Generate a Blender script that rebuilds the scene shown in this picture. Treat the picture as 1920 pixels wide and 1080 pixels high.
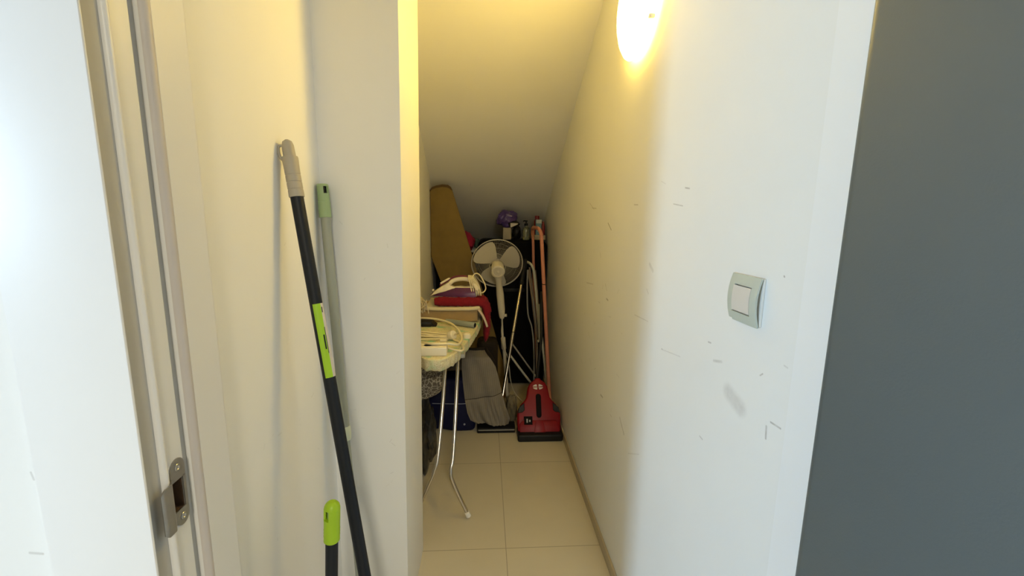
import bpy, bmesh, math, random
from mathutils import Vector, Matrix, noise
random.seed(7)
for o in list(bpy.data.objects): bpy.data.objects.remove(o)
S = bpy.context.scene
COL = S.collection

# ------------------------------------------------------------------ camera
cam_d = bpy.data.cameras.new('camera'); cam = bpy.data.objects.new('camera', cam_d); COL.objects.link(cam)
cam_d.sensor_width = 36.0; cam_d.lens = 808.0/1920*36; cam_d.clip_start = 0.01
def _axes():
    f = 808.0
    d = Vector((909-960, -(404-540), f)).normalized()
    up = -Vector((893-960, -(5310-540), f)).normalized()
    up = (up - d*up.dot(d)).normalized()
    r = up.cross(d).normalized()
    if r.x < 0: r = -r
    return r, d, up
_r, _d, _u = _axes()
cam.matrix_world = Matrix(((_r.x, _r.y, -_r.z, 0), (_d.x, _d.y, -_d.z, 0), (_u.x, _u.y, -_u.z, 1.3), (0, 0, 0, 1)))
S.camera = cam

# ------------------------------------------------------------------ world, exposure
S.view_settings.view_transform = 'Standard'; S.view_settings.look = 'None'
S.view_settings.gamma = 1.0; S.view_settings.exposure = 0.0
S.view_settings.use_curve_mapping = False
W = bpy.data.worlds.new('world'); S.world = W; W.use_nodes = True
bg = W.node_tree.nodes['Background']; bg.inputs[0].default_value = (0.75, 0.87, 1.0, 1); bg.inputs[1].default_value = 0.5

# ------------------------------------------------------------------ daylight through the hall window, plus an added hall fill light
def area(name, loc, aim, sx, sy, power, color):
    l = bpy.data.lights.new(name, 'AREA'); l.shape = 'RECTANGLE'; l.size = sx; l.size_y = sy
    l.energy = power; l.color = color
    o = bpy.data.objects.new(name, l); COL.objects.link(o); o.location = loc
    o.rotation_euler = (Vector(aim)-Vector(loc)).to_track_quat('-Z', 'Z').to_euler()
    return o
area('window_daylight', (-4.66, -2.75, 1.55), (0, -2.75, 1.55), 0.55, 1.3, 415, (0.53, 0.75, 1.0))
area('hall_fill_light', (0.36, -2.2, 2.44), (0.36, -2.2, 0), 0.34, 0.34, 80, (1.0, 0.915, 0.72))  # added fill lamp in the unseen hall, brightens doorway and closet from the front
LAMP_COL = (1.0, 0.67, 0.12); LAMP_PWR = 63.0

# ------------------------------------------------------------------ materials
class NT:
    def __init__(s, nt): s.nt = nt
    def n(s, t, **k):
        nd = s.nt.nodes.new(t)
        for a, b in k.items(): setattr(nd, a, b)
        return nd
    def l(s, a, b): s.nt.links.new(a, b)
    def math(s, op, a, b=None, c=None, clamp=False):
        nd = s.n('ShaderNodeMath', operation=op, use_clamp=clamp)
        for i, v in enumerate((a, b, c)):
            if v is None: continue
            if isinstance(v, (int, float)): nd.inputs[i].default_value = v
            else: s.l(v, nd.inputs[i])
        return nd.outputs[0]
    def vec(s, op, a, b=None):
        nd = s.n('ShaderNodeVectorMath', operation=op)
        for i, v in enumerate((a, b)):
            if v is None: continue
            if isinstance(v, (tuple, list)): nd.inputs[i].default_value = v
            else: s.l(v, nd.inputs[i])
        return nd
    def mix(s, fac, a, b):
        nd = s.n('ShaderNodeMix', data_type='RGBA')
        if isinstance(fac, (int, float)): nd.inputs[0].default_value = fac
        else: s.l(fac, nd.inputs[0])
        for i, v in ((6, a), (7, b)):
            if isinstance(v, tuple): nd.inputs[i].default_value = (*v[:3], 1)
            else: s.l(v, nd.inputs[i])
        return nd.outputs[2]
def mat(name, color, rough=0.5, metal=0.0, var=0.05, scale=30, bump=0.0, bscale=200, coat=0.0, alpha=1.0, trans=0.0, sheen=0.0, spec=0.5):
    m = bpy.data.materials.new(name); m.use_nodes = True
    t = NT(m.node_tree); p = m.node_tree.nodes['Principled BSDF']
    tc = t.n('ShaderNodeTexCoord')
    nz = t.n('ShaderNodeTexNoise'); nz.inputs['Scale'].default_value = scale; nz.inputs['Detail'].default_value = 4
    t.l(tc.outputs['Object'], nz.inputs['Vector'])
    dark = tuple(c*(1-var*2) for c in color); light = tuple(min(1, c*(1+var)) for c in color)
    c = t.mix(nz.outputs['Fac'], dark, light)
    t.l(c, p.inputs['Base Color'])
    p.inputs['Roughness'].default_value = rough; p.inputs['Metallic'].default_value = metal
    p.inputs['Coat Weight'].default_value = coat; p.inputs['Alpha'].default_value = alpha
    p.inputs['Transmission Weight'].default_value = trans; p.inputs['Specular IOR Level'].default_value = spec
    if sheen: p.inputs['Sheen Weight'].default_value = sheen
    if bump:
        b2 = t.n('ShaderNodeTexNoise'); b2.inputs['Scale'].default_value = bscale; b2.inputs['Detail'].default_value = 3
        t.l(tc.outputs['Object'], b2.inputs['Vector'])
        bp = t.n('ShaderNodeBump'); bp.inputs['Strength'].default_value = bump; bp.inputs['Distance'].default_value = 0.002
        t.l(b2.outputs['Fac'], bp.inputs['Height']); t.l(bp.outputs[0], p.inputs['Normal'])
    m['_t'] = 0
    return m
M = {}
def wall_mat(name, color, marks=(), stains=(), axis='X'):
    """painted plaster; marks = scuffs (a0,b0,a1,b1,width,strength) lying in the wall's own plane, metres"""
    m = mat(name, color, rough=0.72, var=0.018, scale=3, bump=0.06, bscale=160)
    t = NT(m.node_tree); p = m.node_tree.nodes['Principled BSDF']
    src = p.inputs['Base Color'].links[0].from_socket
    geo = t.n('ShaderNodeNewGeometry')
    msk = (0, 1, 1) if axis == 'X' else (1, 0, 1)
    P = t.vec('MULTIPLY', geo.outputs['Position'], msk).outputs[0]
    wob = t.n('ShaderNodeTexNoise'); wob.inputs['Scale'].default_value = 90
    t.l(geo.outputs['Position'], wob.inputs['Vector'])
    tot = None
    V = (lambda a, b: (0, a, b)) if axis == 'X' else (lambda a, b: (a, 0, b))
    for (a0, b0, a1, b1, wd, st) in marks:
        A = V(a0, b0); D = V(a1-a0, b1-b0); dd = max(1e-9, sum(x*x for x in D))
        pa = t.vec('SUBTRACT', P, A).outputs[0]
        h = t.math('DIVIDE', t.vec('DOT_PRODUCT', pa, D).outputs['Value'], dd, clamp=True)
        nd = t.n('ShaderNodeVectorMath', operation='SCALE'); nd.inputs[0].default_value = D; t.l(h, nd.inputs['Scale'])
        dist = t.vec('LENGTH', t.vec('SUBTRACT', pa, nd.outputs[0]).outputs[0]).outputs['Value']
        mr = t.n('ShaderNodeMapRange', interpolation_type='SMOOTHSTEP')
        t.l(dist, mr.inputs[0]); mr.inputs[1].default_value = wd*0.3; mr.inputs[2].default_value = wd*1.4
        mr.inputs[3].default_value = st; mr.inputs[4].default_value = 0.0
        tot = mr.outputs[0] if tot is None else t.math('MAXIMUM', tot, mr.outputs[0])
    if tot is not None:
        k = t.math('MULTIPLY', tot, t.math('ADD', wob.outputs['Fac'], 0.45), clamp=True)
        src = t.mix(k, src, (0.16, 0.13, 0.10))
        t.l(src, p.inputs['Base Color'])
    return m
SC = [(1.646,1.278,1.599,1.253),(1.951,1.361,1.869,1.332),(1.079,0.957,1.075,0.955),(0.763,0.969,0.720,0.956),(1.381,0.611,1.328,0.576),(0.637,0.970,0.613,0.971),(0.644,0.937,0.646,0.958),(0.824,1.011,0.795,1.019),(1.015,1.371,0.993,1.368),(1.073,1.335,1.021,1.329),(1.203,1.169,1.176,1.153),(1.641,1.043,1.615,1.020),(2.129,1.047,2.114,1.033),(1.630,0.588,1.599,0.590),(1.277,0.537,1.187,0.587),(0.851,0.829,0.839,0.828),(1.082,0.954,0.972,0.970),(1.948,0.999,1.830,1.011),(1.616,0.988,1.594,0.986),(1.298,0.998,1.186,1.004),(1.908,1.339,1.834,1.336),(0.676,1.036,0.670,1.041),(0.614,1.072,0.622,1.073),(0.851,1.043,0.841,1.044),(0.646,1.212,0.645,1.211),(1.363,1.340,1.329,1.339),(1.160,1.397,1.130,1.388)]
WS = [(.0022,.55),(.0014,.28),(.0012,.35),(.017,.14),(.0035,.25),(.0018,.3),(.0022,.3),(.003,.16),(.002,.3),(.0016,.22),(.006,.12),(.002,.22),(.003,.25),(.004,.3),(.002,.1),(.002,.2),(.0015,.12),(.003,.16),(.004,.3),(.0015,.16),(.002,.25),(.0015,.3),(.0015,.14),(.002,.25),(.0016,.35),(.0018,.25),(.0014,.1)]
random.seed(3)
MK = [(*s, w[0], min(.7, w[1]*1.5)) for s, w in zip(SC, WS)]
for i in range(22):
    y = random.uniform(1.2, 2.1); z = random.uniform(0.55, 1.2)
    MK.append((y, z, y+random.uniform(-.03,.03), z+random.uniform(-.02,.02), random.uniform(.001,.003), random.uniform(.10,.22)))
M['wall_marked'] = wall_mat('scuffed_white_paint', (0.88, 0.88, 0.855), MK)
LM = []
for i in range(10):
    y = random.uniform(.75, 1.15); z = random.uniform(.5, 1.5)
    LM.append((y, z, y+random.uniform(-.02,.02), z+random.uniform(-.01,.01), .0015, random.uniform(.05,.12)))
M['wall_left'] = wall_mat('white_paint_lightly_scuffed', (0.87, 0.865, 0.84), LM)
FM = []
for i in range(14):
    x = random.uniform(-.40, -.25); z = random.uniform(.5, 1.3)
    FM.append((x, z, x+random.uniform(-.01,.01), z+random.uniform(-.01,.01), .0015, random.uniform(.05,.13)))
M['wall_partition'] = wall_mat('white_paint_partition', (0.84, 0.835, 0.81), FM, axis='Y')
HM = [(-.585,.862,-.570,.860,.002,.3),(-.57,.80,-.555,.803,.0015,.2),(-.566,.975,-.564,.965,.0015,.25),(-.50,1.515,-.494,1.513,.0015,.3)]
M['wall'] = wall_mat('white_paint', (0.80, 0.80, 0.785), HM, axis='Y')
M['seal'] = mat('grey_rubber_seal', (0.50, 0.49, 0.46), rough=0.7, var=0.05, scale=20)
M['seal_lip'] = mat('mauve_grey_seal', (0.58, 0.54, 0.52), rough=0.5, var=0.04, scale=20)
M['hall_paint'] = mat('warm_grey_paint', (0.30, 0.28, 0.25), rough=0.75, var=0.02, scale=4)
M['trim'] = mat('white_satin_paint', (0.80, 0.80, 0.80), rough=0.38, var=0.01, scale=5)
M['jamb_right'] = mat('white_painted_frame', (0.90, 0.905, 0.90), rough=0.45, var=0.01, scale=5)
M['ceiling'] = wall_mat('ceiling_paint', (0.88, 0.87, 0.84), [(-.1,1.5,-.097,1.51,.0015,.2),(-.105,1.45,-.106,1.42,.001,.15)], axis='Y')
M['skirt'] = mat('beige_tile_skirting', (0.50, 0.43, 0.30), rough=0.4, var=0.04, scale=12)
# floor tiles
m = mat('beige_polished_tile', (0.70, 0.63, 0.47), rough=0.28, var=0.04, scale=6)
t = NT(m.node_tree); p = m.node_tree.nodes['Principled BSDF']; src = p.inputs['Base Color'].links[0].from_socket
g = t.n('ShaderNodeNewGeometry'); sp = t.n('ShaderNodeSeparateXYZ'); t.l(g.outputs['Position'], sp.inputs[0])
def joint(sock, off):
    a = t.math('ADD', sock, 6.0-off+0.3)
    fr = t.math('MODULO', a, 0.6)
    d = t.math('ABSOLUTE', t.math('SUBTRACT', fr, 0.3))
    mr = t.n('ShaderNodeMapRange', interpolation_type='SMOOTHSTEP'); t.l(d, mr.inputs[0])
    mr.inputs[1].default_value = 0.0006; mr.inputs[2].default_value = 0.0022; mr.inputs[3].default_value = 0.75; mr.inputs[4].default_value = 0
    return mr.outputs[0]
j = t.math('MAXIMUM', joint(sp.outputs[0], 0.088), joint(sp.outputs[1], 1.512))
n2 = t.n('ShaderNodeTexNoise'); n2.inputs['Scale'].default_value = 2.2; n2.inputs['Detail'].default_value = 6; t.l(g.outputs['Position'], n2.inputs['Vector'])
c1 = t.mix(t.math('MULTIPLY', n2.outputs['Fac'], 0.35), src, (0.58, 0.51, 0.37))
t.l(t.mix(j, c1, (0.27, 0.22, 0.14)), p.inputs['Base Color'])
M['floor'] = m
M['steel'] = mat('brushed_zinc', (0.42, 0.40, 0.37), rough=0.42, metal=0.85, var=0.08, scale=60)
M['screw'] = mat('screw_zinc', (0.62, 0.60, 0.56), rough=0.3, metal=0.9)
M['dark_hole'] = mat('bare_brown_wood', (0.13, 0.075, 0.04), rough=0.8, var=0.2, scale=40)
M['chrome'] = mat('chromed_tube', (0.62, 0.58, 0.52), rough=0.22, metal=1.0, var=0.02)
M['black'] = mat('black_plastic', (0.008, 0.008, 0.009), rough=0.5, spec=0.3)
M['navy_pole'] = mat('blue_black_coated_steel', (0.009, 0.012, 0.018), spec=0.3, rough=0.5, var=0.1)
M['grip_grey'] = mat('grey_beige_plastic', (0.40, 0.37, 0.31), rough=0.5, var=0.03)
M['lime'] = mat('lime_green_plastic', (0.36, 0.58, 0.015), rough=0.42, var=0.05)
M['lime_label'] = mat('lime_green_sticker', (0.36, 0.62, 0.02), rough=0.4, var=0.03)
M['white_plastic'] = mat('white_plastic', (0.80, 0.77, 0.70), rough=0.4, var=0.02)
M['cream'] = mat('cream_plastic', (0.80, 0.72, 0.55), rough=0.4, var=0.03)
M['sage'] = mat('sage_green_plastic', (0.30, 0.42, 0.23), rough=0.5, var=0.03)
M['sage_tube'] = mat('grey_green_coated_tube', (0.32, 0.345, 0.295), rough=0.42, var=0.03)
M['pale_collar'] = mat('pale_green_collar', (0.62, 0.67, 0.52), rough=0.5)
M['fridge'] = mat('grey_orange_peel_metal', (0.125, 0.150, 0.158), rough=0.42, metal=0.2, var=0.03, scale=8, bump=0.08, bscale=420)
M['switch_plate'] = mat('pale_grey_green_plastic', (0.56, 0.60, 0.52), rough=0.4, var=0.01)
M['rocker'] = mat('warm_white_plastic', (0.72, 0.68, 0.62), rough=0.4, var=0.01)
# lamp glass
m = bpy.data.materials.new('opal_lit_glass'); m.use_nodes = True
t = NT(m.node_tree); p = m.node_tree.nodes['Principled BSDF']
p.inputs['Base Color'].default_value = (0.9, 0.85, 0.7, 1); p.inputs['Roughness'].default_value = 0.3
nz = t.n('ShaderNodeTexNoise'); nz.inputs['Scale'].default_value = 8
t.l(t.mix(nz.outputs['Fac'], LAMP_COL, LAMP_COL), p.inputs['Emission Color']); 
tc = t.n('ShaderNodeTexCoord'); q_ = t.vec('MULTIPLY', tc.outputs['Object'], (0, 1, 1)).outputs[0]
mr = t.n('ShaderNodeMapRange'); t.l(t.vec('LENGTH', q_).outputs['Value'], mr.inputs[0])     # the bulb sits behind the middle of the glass
mr.inputs[1].default_value = 0.02; mr.inputs[2].default_value = 0.150; mr.inputs[3].default_value = LAMP_PWR; mr.inputs[4].default_value = LAMP_PWR*.16
t.l(mr.outputs[0], p.inputs['Emission Strength'])
M['lamp_glass'] = m
M['brown_board'] = mat('brown_fibre_board', (0.22, 0.145, 0.035), rough=0.8, var=0.12, scale=14, bump=0.2, bscale=120)
M['brown_edge'] = mat('dark_brown_edge', (0.10, 0.06, 0.018), rough=0.8, var=0.1)
M['case'] = mat('black_nylon', (0.004, 0.004, 0.0045), rough=0.8, var=0.15, bump=0.3, bscale=400, spec=0.1)
M['fan_white'] = mat('yellowed_white_plastic', (0.66, 0.61, 0.49), rough=0.4, var=0.03)
M['fan_blade'] = mat('pale_grey_blade', (0.58, 0.54, 0.45), rough=0.35, var=0.02)
M['fan_wire'] = mat('grey_white_wire', (0.50, 0.48, 0.43), rough=0.4, metal=0.2)
M['salmon'] = mat('salmon_pink_enamel', (0.70, 0.29, 0.19), rough=0.4, var=0.05)
M['rack_white'] = mat('off_white_coated_tube', (0.55, 0.55, 0.46), rough=0.4, var=0.05)
M['rack_brown'] = mat('brownish_dull_tube', (0.25, 0.19, 0.13), rough=0.45, var=0.1)
M['rack_grey'] = mat('dull_grey_tube', (0.33, 0.32, 0.29), rough=0.4, var=0.05)
M['red'] = mat('red_glossy_plastic', (0.235, 0.003, 0.008), rough=0.40, var=0.05, spec=0.25)
M['emblem'] = mat('white_print', (0.62, 0.58, 0.54), rough=0.5)
M['smoke'] = mat('smoked_plastic', (0.004, 0.002, 0.002), rough=0.6, spec=0.1)
M['purple'] = mat('violet_plastic_film', (0.10, 0.06, 0.24), rough=0.3, var=0.15, scale=50)
M['iron_purple'] = mat('plum_translucent_plastic', (0.095, 0.014, 0.085), rough=0.25, var=0.1)
M['iron_burgundy'] = mat('burgundy_plastic', (0.14, 0.012, 0.03), rough=0.35)
M['red_cloth'] = mat('crimson_chenille', (0.215, 0.003, 0.013), rough=1.0, var=0.25, scale=120, bump=0.6, bscale=180)
M['magenta'] = mat('magenta_fabric', (0.36, 0.008, 0.055), rough=0.8, var=0.2, scale=60, bump=0.6, bscale=150)
M['teal'] = mat('dull_teal_fabric', (0.06, 0.11, 0.09), rough=0.8)
M['tan'] = mat('tan_fabric', (0.42, 0.29, 0.13), rough=0.85, var=0.1, bump=0.3)
M['cream_cloth'] = mat('cream_cotton', (0.68, 0.60, 0.42), rough=0.9, var=0.06, bump=0.3)
M['pinkish'] = mat('pinkish_white_cotton', (0.58, 0.46, 0.36), rough=0.9, var=0.05)
M['navy'] = mat('navy_nylon', (0.005, 0.007, 0.045), rough=0.6, spec=0.25, var=0.25, scale=20, bump=0.3, bscale=80)
M['navy_line'] = mat('pale_piping', (0.30, 0.32, 0.42), rough=0.6)
M['dark_bag'] = mat('dark_grey_plastic_film', (0.028, 0.027, 0.023), rough=0.28, var=0.3, scale=25)
M['waist'] = mat('charcoal_cloth', (0.026, 0.020, 0.015), rough=0.9, spec=0.1)
M['grey_cloth'] = mat('dark_grey_brown_cloth', (0.085, 0.072, 0.055), rough=0.9, var=0.15, bump=0.3)
M['sack'] = mat('grey_brown_cloth', (0.20, 0.165, 0.10), rough=0.9, var=0.12, bump=0.4)
M['carton'] = mat('pale_grey_carton', (0.42, 0.38, 0.30), rough=0.7)
M['blue_box'] = mat('blue_printed_carton', (0.14, 0.28, 0.38), rough=0.5, var=0.08)
M['pale_print'] = mat('pale_blue_white_print', (0.55, 0.60, 0.60), rough=0.5)
M['dark_red'] = mat('dark_red_plastic', (0.22, 0.012, 0.018), rough=0.4)
M['bottle_glass'] = mat('clear_greenish_plastic', (0.62, 0.66, 0.50), rough=0.08, trans=0.85)
M['soap'] = mat('pale_green_soap', (0.30, 0.33, 0.20), rough=0.3)
M['straight_grey'] = mat('grey_green_plastic', (0.28, 0.31, 0.27), rough=0.35)
M['cable'] = mat('cream_cable', (0.80, 0.71, 0.46), rough=0.4, var=0.03)
M['socket_white'] = mat('white_abs_plastic', (0.82, 0.76, 0.60), rough=0.35, var=0.02)
# ironing board cover: mottled cream with green, orange and turquoise flecks
m = mat('mottled_floral_cotton', (0.76, 0.70, 0.46), rough=0.9, var=0.08, scale=60, bump=0.3)
t = NT(m.node_tree); p = m.node_tree.nodes['Principled BSDF']; src = p.inputs['Base Color'].links[0].from_socket
tc = t.n('ShaderNodeTexCoord')
def flecks(sc, lo, hi, col, base, seed):
    mp = t.n('ShaderNodeMapping'); mp.inputs['Location'].default_value = (seed, seed*2, seed*3); t.l(tc.outputs['Object'], mp.inputs[0])
    nz = t.n('ShaderNodeTexNoise'); nz.inputs['Scale'].default_value = sc; nz.inputs['Detail'].default_value = 2; t.l(mp.outputs[0], nz.inputs['Vector'])
    mr = t.n('ShaderNodeMapRange'); t.l(nz.outputs['Fac'], mr.inputs[0]); mr.inputs[1].default_value = lo; mr.inputs[2].default_value = hi
    return t.mix(mr.outputs[0], base, col)
src = flecks(16, .52, .72, (0.52, 0.64, 0.36), src, 1)
src = flecks(230, .54, .72, (0.46, 0.33, 0.14), src, 2)
src = flecks(14, .58, .74, (0.20, 0.54, 0.38), src, 3.3)
t.l(src, p.inputs['Base Color'])
M['board_cover'] = m
# patterned bag: pale branching lines on taupe
m = mat('taupe_with_pale_scrolls', (0.13, 0.11, 0.085), rough=0.85, var=0.05)
t = NT(m.node_tree); p = m.node_tree.nodes['Principled BSDF']; src = p.inputs['Base Color'].links[0].from_socket
tc = t.n('ShaderNodeTexCoord')
nz = t.n('ShaderNodeTexNoise'); nz.inputs['Scale'].default_value = 18; t.l(tc.outputs['Object'], nz.inputs['Vector'])
vv = t.vec('ADD', tc.outputs['Object'], t.vec('MULTIPLY', nz.outputs['Color'], (.05, .05, .05)).outputs[0]).outputs[0]
vo = t.n('ShaderNodeTexVoronoi', feature='DISTANCE_TO_EDGE'); vo.inputs['Scale'].default_value = 52; t.l(vv, vo.inputs['Vector'])
mr = t.n('ShaderNodeMapRange'); t.l(vo.outputs['Distance'], mr.inputs[0]); mr.inputs[1].default_value = .04; mr.inputs[2].default_value = .09; mr.inputs[3].default_value = 1; mr.inputs[4].default_value = 0
t.l(t.mix(mr.outputs[0], src, (0.42, 0.38, 0.30)), p.inputs['Base Color'])
M['scroll'] = m
# pinstriped cloth
m = mat('grey_pinstripe_cloth', (0.27, 0.24, 0.195), rough=0.9, var=0.1, scale=20, bump=0.2)
t = NT(m.node_tree); p = m.node_tree.nodes['Principled BSDF']; src = p.inputs['Base Color'].links[0].from_socket
tc = t.n('ShaderNodeTexCoord'); wv = t.n('ShaderNodeTexWave', wave_type='BANDS', bands_direction='X'); wv.inputs['Scale'].default_value = 26
wv.inputs['Distortion'].default_value = 0.4
mp = t.n('ShaderNodeMapping'); mp.inputs['Rotation'].default_value = (0, math.radians(-6), 0); t.l(tc.outputs['Object'], mp.inputs[0]); t.l(mp.outputs[0], wv.inputs['Vector'])
t.l(t.mix(t.math('MULTIPLY', wv.outputs['Fac'], .45), src, (0.17, 0.15, 0.122)), p.inputs['Base Color'])
M['pinstripe'] = m

# ------------------------------------------------------------------ mesh helpers
def catmull(pts, n=6, closed=False):
    P = [Vector(p) for p in pts]
    if closed: Q = [P[-1]] + P + [P[0], P[1]]
    else: Q = [P[0]*2-P[1]] + P + [P[-1]*2-P[-2]]
    out = []
    for i in range(1, len(Q)-2):
        a, b, c, d = Q[i-1], Q[i], Q[i+1], Q[i+2]
        for k in range(n):
            u = k/n
            out.append(0.5*((2*b)+(c-a)*u+(2*a-5*b+4*c-d)*u*u+(-a+3*b-3*c+d)*u**3))
    if not closed: out.append(P[-1])
    return out
class MB:
    def __init__(s): s.bm = bmesh.new()
    def _merge(s, b2, mx=None):
        if mx is not None: bmesh.ops.transform(b2, matrix=mx, verts=b2.verts)
        me = bpy.data.meshes.new('tmp'); b2.to_mesh(me); b2.free(); s.bm.from_mesh(me); bpy.data.meshes.remove(me)
        return s
    def box(s, lo, hi, bevel=0.0, seg=2, mx=None):
        b = bmesh.new(); bmesh.ops.create_cube(b, size=1)
        c = [(a+d)/2 for a, d in zip(lo, hi)]; e = [d-a for a, d in zip(lo, hi)]
        for v in b.verts: v.co = Vector((c[0]+v.co.x*e[0], c[1]+v.co.y*e[1], c[2]+v.co.z*e[2]))
        if bevel: bmesh.ops.bevel(b, geom=list(b.edges), offset=bevel, segments=seg, profile=.5, affect='EDGES')
        return s._merge(b, mx)
    def tube(s, pts, r, seg=12, closed=False, cap=True):
        P = [Vector(p) for p in pts]; n = len(P); b = bmesh.new()
        R = r if isinstance(r, (list, tuple)) else [r]*n
        T = []
        for i in range(n):
            if closed: d = P[(i+1) % n]-P[i-1]
            else: d = P[min(i+1, n-1)]-P[max(i-1, 0)]
            T.append(d.normalized())
        up = Vector((0, 0, 1)) if abs(T[0].z) < .9 else Vector((1, 0, 0))
        N = (up-T[0]*up.dot(T[0])).normalized(); rings = []
        for i in range(n):
            N = (N-T[i]*N.dot(T[i]))
            N = N.normalized() if N.length > 1e-6 else T[i].orthogonal().normalized()
            B = T[i].cross(N)
            rings.append([b.verts.new(P[i]+(N*math.cos(a)+B*math.sin(a))*R[i]) for a in [2*math.pi*k/seg for k in range(seg)]])
        for i in range(n if closed else n-1):
            A, C = rings[i], rings[(i+1) % n]
            for k in range(seg): b.faces.new((A[k], A[(k+1) % seg], C[(k+1) % seg], C[k]))
        if cap and not closed:
            b.faces.new(list(reversed(rings[0]))); b.faces.new(rings[-1])
        return s._merge(b)
    def lathe(s, prof, seg=32, mx=None):
        b = bmesh.new(); rings = []
        for r, z in prof:
            if r < 1e-6: rings.append([b.verts.new((0, 0, z))])
            else: rings.append([b.verts.new((r*math.cos(2*math.pi*k/seg), r*math.sin(2*math.pi*k/seg), z)) for k in range(seg)])
        for A, C in zip(rings, rings[1:]):
            if len(A) == 1 and len(C) == 1: continue
            for k in range(seg):
                q = (k+1) % seg
                if len(A) == 1: b.faces.new((A[0], C[q], C[k]))
                elif len(C) == 1: b.faces.new((A[k], A[q], C[0]))
                else: b.faces.new((A[k], A[q], C[q], C[k]))
        for rg, rev in ((rings[0], True), (rings[-1], False)):
            if len(rg) > 1: b.faces.new(list(reversed(rg)) if rev else rg)
        bmesh.ops.recalc_face_normals(b, faces=b.faces)
        return s._merge(b, mx)
    def prism(s, poly, fn, lo, hi, bevel=0.0, seg=2):
        """poly in 2-D, fn(a,b,h)->xyz, extruded from h=lo to h=hi"""
        b = bmesh.new()
        A = [b.verts.new(fn(x, y, lo)) for x, y in poly]; C = [b.verts.new(fn(x, y, hi)) for x, y in poly]
        n = len(poly); b.faces.new(A); b.faces.new(C)
        for i in range(n): b.faces.new((A[i], A[(i+1) % n], C[(i+1) % n], C[i]))
        bmesh.ops.recalc_face_normals(b, faces=b.faces)
        if bevel:
            cap = set(A+C)
            ed = [e for e in b.edges if (e.verts[0] in A and e.verts[1] in A) or (e.verts[0] in C and e.verts[1] in C)]
            bmesh.ops.bevel(b, geom=ed, offset=bevel, segments=seg, profile=.5, affect='EDGES')
        return s._merge(b)
    def grid(s, fn, nu, nv, thick=0.0):
        b = bmesh.new()
        V = [[b.verts.new(fn(i/nu, j/nv)) for j in range(nv+1)] for i in range(nu+1)]
        for i in range(nu):
            for j in range(nv): b.faces.new((V[i][j], V[i+1][j], V[i+1][j+1], V[i][j+1]))
        bmesh.ops.recalc_face_normals(b, faces=b.faces)
        if thick: bmesh.ops.solidify(b, geom=list(b.faces), thickness=thick)
        return s._merge(b)
    def blob(s, c, r, amp=.15, freq=6, sub=4, flat=None, seed=0):
        b = bmesh.new(); bmesh.ops.create_icosphere(b, subdivisions=sub, radius=1)
        for v in b.verts:
            q = v.co.copy()
            d = 1+amp*(noise.noise(q*freq*.35+Vector((seed, seed, 0)))*1.2+abs(noise.noise(q*freq+Vector((0, seed, 1))))*.8-.3)
            v.co = Vector((c[0]+q.x*r[0]*d, c[1]+q.y*r[1]*d, c[2]+q.z*r[2]*d))
            if flat is not None and v.co.z < flat: v.co.z = flat
        return s._merge(b)
    def hexa(s, v8):
        b = bmesh.new(); v = [b.verts.new(p) for p in v8]
        for f in ((0, 3, 2, 1), (4, 5, 6, 7), (0, 1, 5, 4), (1, 2, 6, 5), (2, 3, 7, 6), (3, 0, 4, 7)): b.faces.new([v[i] for i in f])
        bmesh.ops.recalc_face_normals(b, faces=b.faces)
        return s._merge(b)
    def jitter(s, amp, freq):
        for v in s.bm.verts:
            v.co += Vector((noise.noise(v.co*freq), noise.noise(v.co*freq+Vector((9, 0, 0))), noise.noise(v.co*freq+Vector((0, 9, 0)))))*amp
        return s
    def build(s, name, m, parent=None, angle=35):
        me = bpy.data.meshes.new(name)
        off = WL.get(parent.name, Vector((0, 0, 0))) if parent else Vector((0, 0, 0))
        o = None
        if parent is None:   # origin at the base of the thing
            xs = [v.co for v in s.bm.verts]
            off = Vector(((min(v.x for v in xs)+max(v.x for v in xs))/2, (min(v.y for v in xs)+max(v.y for v in xs))/2, min(v.z for v in xs)))
        for v in s.bm.verts: v.co -= off
        s.bm.to_mesh(me); s.bm.free()
        me.polygons.foreach_set('use_smooth', [True]*len(me.polygons)); me.set_sharp_from_angle(angle=math.radians(angle))
        me.materials.append(M[m])
        o = bpy.data.objects.new(name, me); COL.objects.link(o)
        if parent: o.parent = parent; WL[o.name] = off
        else: o.location = off; WL[o.name] = off
        return o
WL = {}
def thing(name, label, cat, loc, group=None):
    o = bpy.data.objects.new(name, None); COL.objects.link(o); o.location = loc; o.empty_display_size = .05
    WL[o.name] = Vector(loc); tag(o, label, cat, group); return o
def tag(o, label, cat, group=None):
    o['label'] = label; o['category'] = cat
    if group: o['group'] = group
    return o
def struct(o): o['kind'] = 'structure'; return o
XYZ = lambda a, b, h: (a, b, h)          # polygon in plan, extruded upwards
XZ = lambda a, b, h: (a, h, b)           # polygon in elevation, extruded in depth
YZ = lambda a, b, h: (h, a, b)           # polygon in side view, extruded across
def rot_to(axis, loc):
    return Matrix.Translation(loc) @ Vector(axis).to_track_quat('Z', 'Y').to_matrix().to_4x4()

# ------------------------------------------------------------------ the setting
XR, XJ, XW = 0.472, -0.4235, -0.4355
struct(MB().box((-4.9, -3.5, -.1), (2.2, 4.2, 0)).build('floor', 'floor'))
struct(MB().box((-4.9, -3.5, 2.5), (2.2, 1.30, 2.6)).build('ceiling', 'hall_paint'))
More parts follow.
